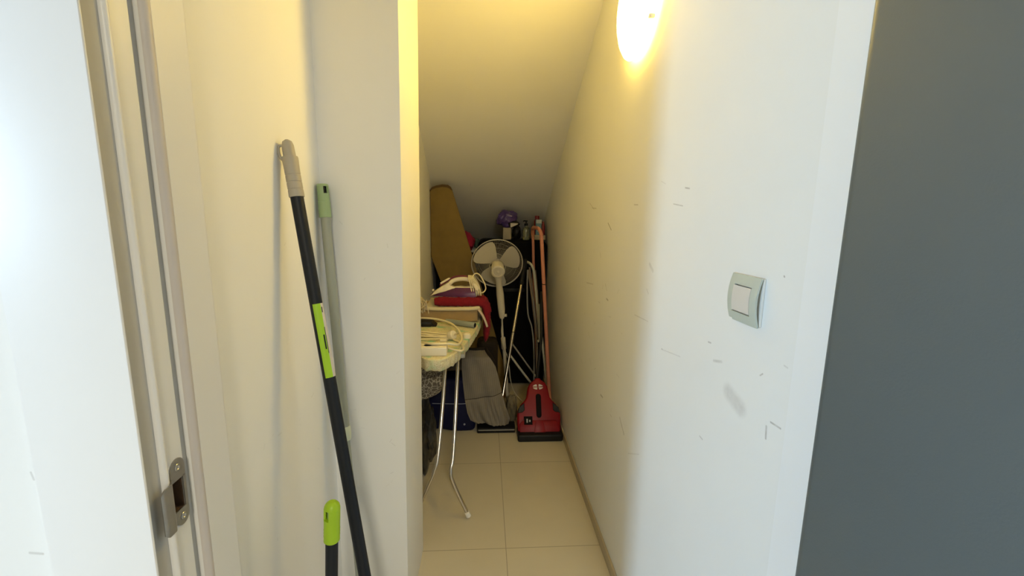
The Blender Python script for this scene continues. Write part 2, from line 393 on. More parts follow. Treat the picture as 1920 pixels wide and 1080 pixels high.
# sloping underside of the stairs: z = 3.1876 - 0.5552 y
sof = lambda y: 3.1876-.5552*y
struct(MB().prism([(1.2386, 2.5), (4.2, sof(4.2)), (4.2, sof(4.2)+.15), (1.2386, 2.65)], YZ, -.55, .60).build('ceiling_stair_slope', 'ceiling'))
struct(MB().box((XR, .603, 0), (.62, 4.2, 2.6)).build('wall_right', 'wall_marked'))
struct(MB().box((-.60, .682, 0), (XW, 1.25, 2.6)).build('wall_left', 'wall_left'))
xp = lambda z: -.2385+.0108*z
struct(MB().hexa([(-.60, 1.198, 0), (xp(0), 1.198, 0), (xp(0), 1.527, 0), (-.60, 1.527, 0),
                  (-.60, 1.198, 2.6), (xp(2.6), 1.198, 2.6), (xp(2.6), 1.527, 2.6), (-.60, 1.527, 2.6)]).build('wall_partition', 'wall_partition'))
struct(MB().box((-.60, 1.527, 0), (-.365, 4.2, 2.6)).build('wall_left_inner', 'wall_left'))
struct(MB().box((-.60, 3.95, 0), (.62, 4.1, 1.5)).build('wall_back', 'wall'))
# hall walls around the doorway and behind the camera
hw = MB(); hw.box((-4.9, .53, 0), (-.47, .682, 2.6)); hw.box((.60, .53, 0), (2.2, .682, 2.6)); hw.box((-.47, .53, 2.1), (.60, .682, 2.6))
struct(hw.build('wall_front', 'wall'))
lw = MB(); lw.box((-4.75, -3.5, 0), (-4.6, -3.15, 2.6)); lw.box((-4.75, -2.35, 0), (-4.6, .53, 2.6))
lw.box((-4.75, -3.15, 0), (-4.6, -2.35, .9)); lw.box((-4.75, -3.15, 2.2), (-4.6, -2.35, 2.6))
struct(lw.build('wall_hall_left', 'hall_paint'))
bw = MB(); bw.box((-4.6, -3.35, 0), (2.0, -3.2, 2.6))
struct(bw.build('wall_hall_back', 'hall_paint'))
struct(MB().box((2.0, -3.35, 0), (2.15, .53, 2.6)).build('wall_hall_right', 'hall_paint'))
# left door frame: casing, rabbet with the latch pocket, stop
def arc(cx, cy, rx, ry, a0, a1, n=8): return [(cx+rx*math.cos(math.radians(a0+(a1-a0)*k/n)), cy+ry*math.sin(math.radians(a0+(a1-a0)*k/n))) for k in range(n+1)]
def frame_poly(pocket):
    p = [(-.47, .53), (-.546, .53), (-.546, .515), (-.4225, .515)] + arc(-.4225, .517, .002, .002, -90, 0, 3)[1:] + [(-.4205, .5175), (-.428, .519), (-.428, .5465)]
    p += arc(-.4255, .5515, .0060, .0050, -85, 75, 8)
    p += [(XJ, .5572)]
    if pocket: p += [(XJ, .5578), (-.452, .5578), (-.452, .5815), (XJ, .5815)]
    p += [(XJ, .586), (-.430, .5868), (-.430, .6005)]
    p += arc(-.4225, .6085, .0080, .0082, -85, 22, 8)
    p += [(-.4145, .6120), (-.4145, .674), (-.416, .676), (-.418, .682), (-.47, .682)]
    return p
fr = MB()
fr.prism(frame_poly(False), XYZ, 0, .888); fr.prism(frame_poly(True), XYZ, .888, .936); fr.prism(frame_poly(False), XYZ, .936, 2.1)
t1 = struct(fr.build('trim_1', 'trim', angle=25))
b = MB(); b.prism([(-.4278, .5195), (-.4262, .5195), (-.4262, .5462), (-.4278, .5462)], XYZ, 0, 2.1); b.build('door_seal', 'seal', t1)
b = MB(); b.prism([(-.4298, .5872), (-.4282, .5872), (-.4282, .6003), (-.4298, .6003)], XYZ, 0, 2.1); b.build('door_seal', 'seal', t1)
b = MB(); b.prism(arc(-.4225, .6085, .0084, .0086, -85, 20, 8)+arc(-.4225, .6085, .0078, .0080, 20, -85, 8), XYZ, 0, 2.1); b.build('seal_lip', 'seal_lip', t1)
struct(MB().box((.4712, .53, 0), (.60, .603, 2.1), .001, 1).build('trim_2', 'jamb_right'))
struct(MB().prism([(.60, .53), (.60, .512), (.4755, .512), (.4712, .516), (.4712, .53)], XYZ, 0, 2.1).build('trim_3', 'trim'))
struct(MB().box((.464, .61, 0), (XR, 3.95, .047), .0015, 1).build('baseboard_right', 'skirt'))

# ------------------------------------------------------------------ strike plate
sp_ = thing('strike_plate', 'grey metal strike plate with two screws on the white left door frame', 'latch plate', (XJ, .57, .915))
pl = MB(); x0, x1 = XJ-.0002, XJ+.0016
pl.prism([(.558, .934)]+[(.558, .944)]+arc(.5725, .951, .0135, .0135, 180, 0, 10)+[(.586, .934)], YZ, x0, x1)
pl.prism([(.586, .890)]+arc(.5725, .879, .0135, .0135, 0, -180, 10)+[(.559, .890)], YZ, x0, x1)
pl.prism([(.5805, .889), (.586, .889), (.586, .935), (.5805, .935)], YZ, x0, x1)
pl.build('plate', 'steel', sp_)
def tong(u, v):
    y = .5585-.0275*u
    t_ = min(1, u*2.6); x = XJ+.0008 + .0062*t_*t_*(3-2*t_) - .003*max(0, u-.8)*5*max(0, u-.8)*5*.3
    e = .006*max(0, (u-.72)/.28)**2
    z0, z1 = .872+e, .941-e
    return (x, y, z0+(z1-z0)*v)
MB().grid(tong, 14, 8, .0016).build('lip', 'steel', sp_)
pk = MB(); pk.box((-.4515, .558, .8885), (-.449, .581, .9355)); pk.box((-.449, .558, .8885), (-.4245, .5592, .9355)); pk.box((-.449, .5798, .8885), (-.4245, .581, .9355))
pk.box((-.449, .558, .8885), (-.4245, .581, .8897)); pk.box((-.449, .558, .9343), (-.4245, .581, .9355))
pk.build('latch_pocket', 'dark_hole', sp_)
for zz, yy in ((.952, .572), (.878, .573)):
    sc = MB().lathe([(0.0002, .0004), (.0048, .0004), (.0052, .0007), (.0046, .0013), (.0030, .0015), (.0026, .0012), (.0020, .0002), (.0001, .0002)], 20, rot_to((1, 0, 0), (XJ+.0014, yy, zz)))
    sc.build('screw', 'screw', sp_)

# ------------------------------------------------------------------ light switch
sw = thing('light_switch', 'square pale grey-green rocker light switch on the scuffed white right wall', 'light switch', (XR, .732, 1.159))
MB().box((XR-.005, .686, 1.117), (XR, .7775, 1.2015), .002).build('back_frame', 'white_plastic', sw)
hy, hz = .0450, .042
def face(u, v):
    y = .7300+(u*2-1)*hy; z = 1.159+(v*2-1)*hz
    q = (v*2-1)
    return (XR-.006-.0072*(1-q*q)-.001*(1-abs(u*2-1)**8), y, z)
def strip(b, u0, u1, v0, v1):
    b.grid(lambda u, v: face(u0+(u1-u0)*u, v0+(v1-v0)*v), 12, 16, .0035)
b = MB()
strip(b, 0, .175, 0, 1); strip(b, .80, 1, 0, 1); strip(b, .175, .80, 0, .20); strip(b, .175, .80, .79, 1)
for v in b.bm.verts: pass
b.build('cover_plate', 'switch_plate', sw, 50)
b = MB(); b.grid(lambda u, v: (lambda q: (q[0]+.0012, q[1], q[2]))(face(.20+.575*u, .228+.534*v)), 10, 14, .004)
b.build('rocker', 'rocker', sw, 50)

# ------------------------------------------------------------------ added out-of-view fixture for the hall fill light (its light is set at the top)
lx, ly = .36, -2.2
hl = thing('fill_light_fixture', 'added square fill light fixture on the unseen hall ceiling outside the closet door', 'lamp', (lx, ly, 2.5))
b = MB(); b.box((lx-.21, ly-.21, 2.445), (lx+.21, ly+.21, 2.5), .004); b.build('housing', 'white_plastic', hl)
b = MB()
for x0, x1, y0, y1 in ((-.21, .21, -.21, -.19), (-.21, .21, .19, .21), (-.21, -.19, -.19, .19), (.19, .21, -.19, .19)): b.box((lx+x0, ly+y0, 2.43), (lx+x1, ly+y1, 2.445))
b.build('rim', 'white_plastic', hl)
# ------------------------------------------------------------------ wall lamp
wl = thing('wall_lamp', 'round lit opal glass wall lamp high on the right wall', 'lamp', (XR, 1.382, 1.928))
mx = rot_to((-1, 0, 0), (XR, 1.382, 1.928))
MB().lathe([(.0001, 0), (.105, 0), (.105, .013), (.0001, .013)], 48, mx).build('mounting_plate', 'white_plastic', wl)
MB().lathe([(.0001, .014), (.140, .014), (.150, .017), (.152, .021), (.149, .027), (.134, .038), (.108, .049), (.074, .057), (.036, .062), (.0001, .063)], 64, mx).build('glass_shade', 'lamp_glass', wl)
for a in (214, 334, 94):
    ca, sa = math.cos(math.radians(a)), math.sin(math.radians(a))
    MB().box((XR-.027, 1.382+ca*.151-.005, 1.928+sa*.151-.005), (XR-.011, 1.382+ca*.151+.005, 1.928+sa*.151+.005), .002).build('clip', 'white_plastic', wl)

# ------------------------------------------------------------------ refrigerator
rf = thing('refrigerator', 'tall dark grey metal refrigerator side with a rounded edge beside the doorway', 'refrigerator', (.77, .2, 0))
def rrect(x0, y0, x1, y1, r, n=6):
    return arc(x1-r, y1-r, r, r, 0, 90, n)+arc(x0+r, y1-r, r, r, 90, 180, n)+arc(x0+r, y0+r, r, r, 180, 270, n)+arc(x1-r, y0+r, r, r, 270, 360, n)
MB().prism(rrect(.431, -.08, 1.04, .510, .020, 10), XYZ, .02, 1.86, .004).build('body', 'fridge', rf)
MB().prism(rrect(.431, -.15, 1.04, -.086, .020), XYZ, .72, 1.86, .004).build('upper_door', 'fridge', rf)
MB().prism(rrect(.431, -.15, 1.04, -.086, .020), XYZ, .05, .712, .004).build('lower_door', 'fridge', rf)
MB().tube(catmull([(.51, -.15, .80), (.51, -.185, .82), (.51, -.19, 1.1), (.51, -.185, 1.38), (.51, -.15, 1.40)]), .010).build('door_handle', 'chrome', rf)
for fx, fy in ((.49, -.04), (1.02, -.04), (.49, .46), (1.02, .46)):
    MB().lathe([(.0001, 0), (.018, 0), (.018, .024), (.0001, .024)], 16, Matrix.Translation((fx, fy, 0))).build('foot', 'black', rf)

# ------------------------------------------------------------------ black broom
br = thing('broom', 'long blue-black broom with grey hooked grip and lime sticker, leaning on the left wall', 'broom', (-.21, .838, 0))
T = Vector((-.4185, .978, 1.452)); F = Vector((-.212, .842, .10)); D = (F-T).normalized()
at_ = lambda d: T+D*d
MB().tube([at_(.10), F+D*.02], .0132, 20).build('pole', 'navy_pole', br)
g = MB(); rs = [(0, .004), (.004, .0095), (.012, .0118), (.036, .0126), (.0365, .0158), (.040, .0162)]
for k, d in enumerate((.075, .09, .105)): rs += [(d-.012, .0152), (d-.002, .0152), (d-.001, .0146), (d, .0146), (d+.001, .0152)]
rs += [(.118, .0155), (.121, .0150)]
g.tube([at_(a) for a, _ in rs], [r for _, r in rs], 20); g.build('grip_cap', 'grip_grey', br, 25)
side = Vector((-1, -.35, 0)); side = (side-D*side.dot(D)).normalized()
h0 = at_(.012)
hk = MB().tube(catmull([h0+side*.006, h0+side*.0165+D*.001, h0+side*.0195+D*.012, h0+side*.017+D*.026, h0+D*.032+side*.012]), .0028, 10)
hk.build('hanging_loop', 'grip_grey', br)
# sticker wrapped on the pole
nrm = (Vector((0, 0, 1.3))-at_(.42)); nrm = (nrm-D*nrm.dot(D)).normalized(); bit = D.cross(nrm)
if bit.x < 0: bit = -bit
def wrap(d0, d1, a0, a1, r, nu=6, nv=12):
    return MB().grid(lambda u, v: at_(d0+(d1-d0)*u)+(nrm*math.cos(a0+(a1-a0)*v)+bit*math.sin(a0+(a1-a0)*v))*r, nu, nv, .0004)
st = wrap(.352, .515, -.55, .62, .0138); st = st.build('sticker', 'lime_label', br)
wrap(.352, .515, .62, 1.25, .0138).build('sticker_edge', 'emblem', br)
wrap(.42, .452, .22, .42, .0142, 3, 4).build('sticker_print', 'navy_pole', st)
wrap(.404, .462, .56, .64, .0142, 3, 4).build('sticker_print', 'navy_pole', st)
wrap(.360, .372, .66, .80, .0142, 3, 4).build('sticker_print', 'navy_pole', st)
hd = MB(); hd.box((-.27, .79, .06), (-.09, .86, .105), .012); hd.build('head', 'black', br)
bs = MB(); bs.prism([(-.265, .062), (-.095, .062), (-.08, 0), (-.278, 0)], XZ, .795, .855); bs.build('bristles', 'lime', br)

# ------------------------------------------------------------------ grey-green stick in the corner
gs = thing('mop_handle', 'grey-green tube handle with a sage green holed cap, standing in the wall corner', 'mop handle', (-.342, 1.12, 0))
T2 = Vector((-.419, 1.170, 1.374)); F2 = Vector((-.345, 1.105, 0)); D2 = (F2-T2).normalized(); L2 = (F2-T2).length
q = lambda d: T2+D2*d
MB().tube([q(.075), q(.66)], .0122, 20).build('upper_tube', 'sage_tube', gs)
MB().tube([q(.655), q(.66), q(.69), q(.695)], [.0125, .0142, .0142, .012], 20).build('collar', 'pale_collar', gs)
MB().tube([q(.69), q(L2-.0)], .0098, 18).build('lower_tube', 'sage_tube', gs)
nn = Vector((0, 0, 1.3))-q(.02); nn.z = 0; nn = (nn-D2*nn.dot(D2)).normalized(); bb = D2.cross(nn)
if bb.x < 0: bb = -bb
cp = MB()
cp.tube([q(.0), q(.002), q(.006)], [.0125, .0142, .0146], 24)
def wedge(d0, d1, a0, a1, r0, r1):
    cp.grid(lambda u, v: q(d0+(d1-d0)*u)+(nn*math.cos(a0+(a1-a0)*v)+bb*math.sin(a0+(a1-a0)*v))*(r0+(r1-r0)*u), 3, 24, .004)
wedge(.006, .024, .95, 2*math.pi+.08, .0146, .0146)
cp.tube([q(.024), q(.045), q(.0455), q(.085)], [.0146, .0146, .0152, .0152], 24)
cp.build('cap', 'sage', gs)
MB().tube([q(.005), q(.025)], .0085, 16).build('cap_hole', 'black', gs)

# ------------------------------------------------------------------ dustpan
dp = thing('dustpan', 'upright dustpan with a lime green holed grip on a black tube, beside the broom', 'dustpan', (-.345, .80, 0))
T3 = Vector((-.303, .800, .732)); F3 = Vector((-.343, .800, .06)); D3 = (F3-T3).normalized(); e3 = lambda d: T3+D3*d
MB().tube([e3(.082), F3], .0122, 20).build('tube', 'navy_pole', dp)
gp = MB()
N3 = Vector((0, -1, 0)); N3 = (N3-D3*N3.dot(D3)).normalized(); B3 = D3.cross(N3)
if B3.x < 0: B3 = -B3
rr = [(0, .006), (.003, .0105), (.008, .0142), (.014, .0155)]
gp.tube([e3(a) for a, _ in rr], [r for _, r in rr], 24)
gp.grid(lambda u, v: e3(.014+.022*u)+(N3*math.cos(-.12+(2*math.pi-.95)*v)+B3*math.sin(-.12+(2*math.pi-.95)*v))*.0156, 4, 24, .004)
rr = [(.036, .0156), (.058, .0153), (.060, .0158), (.064, .0153), (.067, .0158), (.071, .0153), (.074, .0158), (.078, .0153), (.086, .0156), (.0875, .0145)]
gp.tube([e3(a) for a, _ in rr], [r for _, r in rr], 24)
gp.build('grip', 'lime', dp, 28)
MB().tube([e3(.01), e3(.04)], .0085, 16).build('grip_hole', 'sage', dp)
pn = MB(); pn.box((-.46, .76, 0), (-.22, .765, .10)); pn.box((-.46, .60, 0), (-.22, .765, .004)); pn.box((-.46, .60, 0), (-.455, .765, .09)); pn.box((-.225, .60, 0), (-.22, .765, .09)); pn.box((-.40, .763, .05), (-.28, .80, .10), .005)
for v in pn.bm.verts: v.co.x += .045 if v.co.x < -.45 else 0
pn.build('pan', 'black', dp)

# ------------------------------------------------------------------ ironing board
ib = thing('ironing_board', 'ironing board with a mottled cream and green floral cover on bent steel tube legs', 'ironing board', (-.19, 2.05, 0))
CX = -.19
def hwid(y):
    s = max(0.0, min(1.0, (y-1.575)/.62))
    return .172*(s**.42) if s < 1 else .172
ys = [1.575, 1.577, 1.583, 1.595, 1.615, 1.64, 1.68, 1.74, 1.82, 1.92, 2.05, 2.2, 2.38, 2.5]
def outline(k=1.0, dz=0):
    R = [(CX+hwid(y)*k, y) for y in ys]; Lf = [(CX-hwid(y)*k, y) for y in ys[1:]]
    return R+[(CX+.16, 2.535), (CX-.16, 2.535)]+list(reversed(Lf))
b = MB(); b.prism(outline(), XYZ, .735, .76, .006, 3); top = b.build('padded_top', 'board_cover', ib, 40)
ol = [Vector((x, y, 0)) for x, y in outline()]
b = MB(); n = len(ol); bmv = []
dense = []
for i in range(n):
    a, c = ol[i], ol[(i+1) % n]; k = max(1, int((c-a).length/.006))
    dense += [a+(c-a)*(j/k) for j in range(k)]
nd = len(dense); cen = Vector((CX, 2.05, 0))
bm = b.bm; rows = []
for z, inn in ((.752, -.002), (.735, -.0025), (.716, .004), (.708, .014)):
    row = []
    for i, pnt in enumerate(dense):
        dirv = (cen-pnt).normalized(); w = math.sin(i*1.15)*.0034*(1 if z < .75 else .2)+noise.noise(pnt*40)*.003*(1 if z < .74 else 0)
        row.append(bm.verts.new(pnt+dirv*(inn+w)+Vector((0, 0, z+(noise.noise(pnt*30)*.006 if z < .72 else 0)))))
    rows.append(row)
for A, C in zip(rows, rows[1:]):
    for i in range(nd): bm.faces.new((A[i], A[(i+1) % nd], C[(i+1) % nd], C[i]))
bmesh.ops.recalc_face_normals(bm, faces=bm.faces)
b.build('gathered_hem', 'board_cover', ib, 60)
MB().box((-.30, 1.72, .715), (-.08, 2.45, .733), .004).build('under_frame', 'rack_grey', ib)
for pts, ft in (([(-.128, 2.00, .724), (-.122, 1.90, .609), (-.132, 1.735, .29), (-.142, 1.70, .222), (-.130, 1.692, .165), (-.070, 1.69, .022)], True),
                ([(-.182, 2.00, .724), (-.178, 1.90, .609), (-.195, 1.735, .30), (-.212, 1.70, .222), (-.235, 1.692, .165), (-.295, 1.69, .022)], True)):
    lg = MB().tube(catmull(pts, 8), .0085, 14).build('leg', 'chrome', ib)
    e = Vector(pts[-1]); d = (e-Vector(pts[-2])).normalized()
    MB().tube([e-d*.012, e-d*.011, e+d*.012, e+d*.0165], [.0095, .0115, .0115, .006], 16).build('foot_cap', 'white_plastic', lg)
for pts in ([(-.338, 2.33, .724), (-.338, 2.34, .40), (-.338, 2.35, .06), (-.338, 2.352, .010)],):
    lg = MB().tube(catmull(pts, 8), .0085, 14).build('leg', 'chrome', ib)
    MB().tube([(-.338, 2.352, .016), (-.338, 2.352, 0)], .0115, 14).build('foot_cap', 'white_plastic', lg)

# ---- on the board
Zb = .760
es = thing('extension_lead', 'cream extension socket block with a thick looped cable on the ironing board tip', 'extension lead', (-.25, 1.7, Zb))
b = MB(); b.box((-.35, 1.612, Zb), (-.145, 1.675, Zb+.036), .006, 3, Matrix.Translation((0, 0, 0))); blk = b.build('socket_block', 'socket_white', es)
for x in (-.31, -.265, -.22):
    MB().lathe([(.0001, .0), (.019, .0), (.019, .0012), (.016, .0012), (.0155, -.001), (.0001, -.001)], 24, Matrix.Translation((x, 1.643, Zb+.036))).build('socket', 'socket_white', blk)
MB().tube(catmull([(-.345, 2.125, .7905), (-.29, 2.11, .792), (-.231, 2.082, .793), (-.160, 2.007, .792), (-.115, 1.881, .790), (-.094, 1.754, .786), (-.106, 1.672, .79), (-.14, 1.650, .80), (-.17, 1.640, .803), (-.21, 1.640, .803), (-.26, 1.70, .79)], 8), .0052, 12).build('cable', 'cable', es)
MB().tube(catmull([(-.33, 1.76, .770), (-.261, 1.735, .775), (-.188, 1.690, .785), (-.130, 1.668, .772), (-.092, 1.660, .767), (-.086, 1.700, .767), (-.104, 1.774, .767), (-.14, 1.83, .767)], 8), .0042, 12).build('cable', 'cable', es)
cc = thing('coiled_cord', 'bundle of pale cream cord with a two pin plug lying on the ironing board', 'power cord', (-.24, 1.85, Zb))
cb = MB()
for k in range(7):
    o = (k-3)*.011
    cb.tube(catmull([(-.345, 1.86+o*1.3, .765+.004*(k % 2)), (-.28, 1.875+o*1.6+.01*math.sin(k), .768+.006*(k % 3)), (-.21, 1.862+o*1.3, .770+.005*(k % 2)), (-.155, 1.85+o*.7, .768+.004*(k % 3)), (-.145, 1.846+o*.4, .766)], 6), .0038, 10)
cb.build('coils', 'cable', cc)
pg = MB().lathe([(.0001, 0), (.010, 0), (.0185, .010), (.020, .020), (.020, .030), (.017, .034), (.0001, .034)], 24, rot_to((.8, -.5, .35), (-.158, 1.842, .776)))
pg = pg.build('plug', 'socket_white', cc)
for s in (-.007, .007):
    MB().tube([(-.131, 1.825+s, .788), (-.113, 1.812+s, .796)], .0024, 10).build('pin', 'chrome', pg)
MB().tube([(-.19, 1.800, .768), (-.165, 1.803, .768), (-.160, 1.804, .768)], [.008, .008, .004], 12).build('strain_relief', 'cable', cc)
cap = MB().lathe([(.0001, 0), (.017, 0), (.018, .010), (.015, .018), (.008, .022), (.0001, .023)], 20, Matrix.Translation((-.078, 1.87, Zb))).build('plug_cover', 'socket_white')
tag(cap, 'small cream round plug cover beside the looped cable on the ironing board', 'plug cover')
hs = thing('hair_straightener', 'grey-green tube shaped hair styler with a dark end on the ironing board', 'hair styler', (-.1, 2.075, Zb))
a0, a1 = Vector((-.165, 2.10, .777)), Vector((-.046, 2.035, .775)); ad = (a1-a0).normalized()
MB().tube([a0-ad*.03, a0, a0+ad*.06, a1-ad*.003, a1], [.010, .0125, .0135, .0142, .0125], 18).build('barrel', 'straight_grey', hs)
MB().tube([a1-ad*.001, a1+ad*.0015, a1+ad*.0020], [.0105, .0105, .007], 18).build('end_cap', 'black', hs)
bx = MB().box((-.36, 2.06, Zb), (-.255, 2.135, .784), .006); bx.prism([(-.256, .7605), (-.235, .7605), (-.256, .778)], XZ, 2.065, 2.13)
tag(bx.build('adapter', 'black'), 'flat black power adapter on the ironing board by the partition', 'adapter')
tb = thing('folded_blanket', 'thick tan folded blanket with a cream layer on top, on the ironing board', 'blanket', (-.19, 2.27, Zb))
def slab(b, z0, z1, y0, y1, x0, x1, bow, bev):
    bb = MB(); bb.box((x0, y0, z0), (x1, y1, z1), bev, 3)
    bmesh.ops.subdivide_edges(bb.bm, edges=[e for e in bb.bm.edges if abs(e.verts[0].co.x-e.verts[1].co.x) > .1], cuts=14)
    for v in bb.bm.verts:
        u = (v.co.x-x0)/(x1-x0); v.co.z += bow*(4*(u-.5)**2-1)*.5+noise.noise(v.co*14)*.003; v.co.y += noise.noise(v.co*11+Vector((3, 0, 0)))*.004
    return bb
b = slab(None, .766, .826, 2.152, 2.39, -.358, -.034, .010, .006); b.build('tan_fold', 'tan', tb)
b = slab(None, .826, .844, 2.138, 2.39, -.300, -.022, .012, .008); b.build('cream_fold', 'cream_cloth', tb)
b = MB().grid(lambda u, v: (-.028+.046*u+.004*math.sin(u*3), 2.118+.024*v, .836-.090*u**1.2), 10, 4, .009); b.build('hanging_corner', 'pinkish', tb)
rc = MB()
path = [(-.252, .856, .020), (-.238, .858, .034), (-.20, .858, .038), (-.12, .856, .036), (-.05, .857, .036), (-.016, .852, .034), (.002, .838, .034), (.010, .80, .034), (.013, .755, .036), (.012, .71, .034), (.009, .680, .026), (.006, .655, .008)]
pp = catmull([Vector((a, c, d)) for a, c, d in path], 10); nP = len(pp)
def rcl(side):
    def f(u, v):
        i = min(nP-1, int(round(u*(nP-1)))); p0 = pp[i]; a, c = pp[max(0, i-1)], pp[min(nP-1, i+1)]
        tx, tz = c.x-a.x, c.y-a.y; L = math.hypot(tx, tz); nx, nz = -tz/L, tx/L
        yy = 2.150+.22*v
        e = abs(2*v-1); edge = math.sqrt(max(0, 1-e**7))
        h = p0.z*.5*edge + (.015*math.exp(-((v-.08)/.11)**2) if (side > 0 and u < .62) else 0)*edge
        q_ = Vector((p0.x, yy, p0.y))
        lump = (.0042*noise.noise(q_*85+Vector((0, 0, side*3)))+.0034*noise.noise(q_*190))*edge
        return (p0.x+nx*side*(h+lump), yy-.006*noise.noise(q_*60)*(1-edge), p0.y+nz*side*(h+lump))
    return f
for sd in (1, -1): rc.grid(rcl(sd), nP-1, 60)
bmesh.ops.remove_doubles(rc.bm, verts=rc.bm.verts, dist=.0002)
bmesh.ops.recalc_face_normals(rc.bm, faces=rc.bm.faces)
b2 = rc
ends = []
tag(b2.build('chenille_cloth', 'red_cloth', None, 80), 'crimson chenille cloth under the iron, hanging over the edge of the folded blanket', 'cloth')
# fringe
fb = MB()
for k in range(26):
    x = random.uniform(-.355, -.30); y = random.uniform(2.14, 2.17); z = .838+random.uniform(0, .035)
    fb.tube(catmull([(x, y+.03, z-.004), (x+.012, y, z+.012), (x+random.uniform(.0, .03), y-.012, z-.008), (x+random.uniform(-.01, .03), y-.014, z-.03)], 4), .0022, 6)
ft = thing('fringed_textile', 'cream fringed textile beside the iron by the left closet wall', 'textile', (-.335, 2.2, .834))
MB().blob((-.335, 2.2, .858), (.027, .05, .026), .2, 5, 3, .8425).build('cloth', 'cream_cloth', ft)
fb.build('fringe', 'cream_cloth', ft)

# ------------------------------------------------------------------ iron
ir = thing('iron', 'cream and purple clothes iron with its cord wrapped round the handle, on the crimson cloth', 'iron', (-.16, 2.235, .876))
yc = 2.235
def plan(k, x_tip=-.283, x_heel=-.045, w=.050):
    P = []
    for i in range(13):
        u = i/12; x = x_tip+(x_heel-x_tip)*u; h = w*math.sin(min(1, u*1.15)*math.pi/2)**.8*k; P.append((x, h))
    return [(x, yc-h) for x, h in P]+[(x, yc+h) for x, h in reversed(P[1:])]
MB().prism(plan(1), XYZ, .876, .884).build('soleplate', 'steel', ir)
b = MB(); rows = [(.884, .98, 0), (.900, .94, .004), (.918, .80, .012), (.930, .62, .022)]
R = []
for z, k, sh in rows:
    R.append([b.bm.verts.new((x+sh*(1 if x < -.16 else -.4)+(.0 if z < .91 else 0), y, z-max(0, (-.19-x))*(z-.884)*6.0)) for x, y in plan(k)])
for A, C in zip(R, R[1:]):
    for i in range(len(A)): b.bm.faces.new((A[i], A[(i+1) % len(A)], C[(i+1) % len(A)], C[i]))
b.bm.faces.new(R[-1]); b.bm.faces.new(list(reversed(R[0]))); bmesh.ops.recalc_face_normals(b.bm, faces=b.bm.faces)
b.build('body', 'iron_purple', ir)
prof = [(-.281, .885), (-.24, .899), (-.19, .912), (-.14, .920), (-.105, .919), (-.06, .922), (-.048, .930), (-.06, .936), (-.10, .931), (-.125, .934), (-.160, .931), (-.178, .940), (-.180, .952), (-.190, .954), (-.225, .932), (-.262, .905)]
MB().prism(prof, XZ, yc-.026, yc+.026, .005, 2).build('upper_shell', 'cream', ir)
MB().tube(catmull([(-.186, yc, .943), (-.165, yc, .962), (-.135, yc, .971), (-.10, yc, .972), (-.07, yc, .964), (-.055, yc, .945), (-.056, yc, .928)], 6), .0115, 14).build('handle', 'cream', ir)
MB().tube(catmull([(-.232, yc, .938), (-.19, yc, .964), (-.15, yc, .984), (-.10, yc, .986), (-.068, yc, .977)], 6), [.005]*24+[.003], 10).build('handle_inlay', 'iron_burgundy', ir)
MB().tube([(-.228, yc, .947), (-.186, yc, .972), (-.178, yc, .975)], [.006, .006, .003], 12).build('steam_button', 'cream', ir)
MB().box((-.272, yc-.008, .908), (-.262, yc+.008, .918), .002).build('spray_nozzle', 'cream', ir)
MB().box((-.060, yc-.032, .884), (-.036, yc+.032, .926), .006).build('heel', 'cream', ir)
wc = MB()
for k in range(5):
    x = -.076+k*.0065; tl = .004*k
    wc.tube(catmull([(x-.006, yc-.03, .985-k*.001), (x+.004+tl, yc-.036, .94), (x+.014+tl, yc-.034, .892), (x+.014+tl, yc+.034, .892), (x+.002+tl, yc+.034, .94), (x-.006, yc+.02, .985)], 6, True), .0030, 8, True)
wc.tube(catmull([(-.066, yc-.035, .978), (-.052, yc-.01, 1.0), (-.03, yc, .997), (-.008, yc, .965), (.006, yc, .925), (-.006, yc, .902), (-.026, yc-.02, .905), (-.045, yc-.036, .922)], 8), .0034, 8)
wc = wc.build('power_cord', 'cable', ir)
MB().tube([(-.058, yc-.040, .955), (-.044, yc-.042, .938), (-.036, yc-.042, .922)], [.006, .011, .011], 14).build('plug', 'cream', wc)

# ------------------------------------------------------------------ under the board
db = MB().blob((-.312, 2.10, .18), (.062, .12, .21), .30, 7, 4, 0.0, 4)
for v in db.bm.verts: v.co.x = max(v.co.x, -.362)
tag(db.build('plastic_bag', 'dark_bag'), 'crumpled dark grey plastic bag standing on the floor under the ironing board', 'bag')
def softbox(lo, hi, bev, amp, fr, cuts=7):
    b = MB(); b.box(lo, hi, bev, 3); bmesh.ops.subdivide_edges(b.bm, edges=list(b.bm.edges), cuts=cuts, use_grid_fill=True)
    c = Vector([(a+d)/2 for a, d in zip(lo, hi)])
    for v in b.bm.verts:
        d = (v.co-c).normalized(); z = v.co.z; v.co += d*noise.noise(v.co*fr)*amp
        v.co.z = max(v.co.z, lo[2])
    return b
pb = softbox((-.355, 1.99, .395), (-.206, 2.22, .60), .02, .012, 14, 5)
for v in pb.bm.verts:
    if v.co.z < .5: v.co.z += (v.co.x+.355)*.32
    v.co.x = max(v.co.x, -.363)
tag(pb.build('patterned_bag', 'scroll'), 'taupe cloth bag with pale scroll pattern on top of the dark plastic bag', 'bag')
nb = thing('duffel_bag', 'navy blue soft bag on the floor behind the ironing board legs', 'bag', (-.17, 2.6, 0))
softbox((-.345, 2.46, 0), (-.055, 2.74, .34), .03, .022, 7).build('body', 'navy', nb)
MB().tube(catmull([(-.31, 2.449, .188), (-.22, 2.446, .186), (-.14, 2.446, .184), (-.08, 2.450, .186)], 6), .0022, 8).build('piping', 'navy_line', nb)
MB().lathe([(.0001, 0), (.006, 0), (.006, .003), (.0001, .004)], 16, rot_to((0, -1, 0), (-.119, 2.449, .052))).build('stud', 'navy_line', nb)
fc = softbox((-.33, 2.50, .362), (-.10, 2.72, .50), .03, .015, 9)
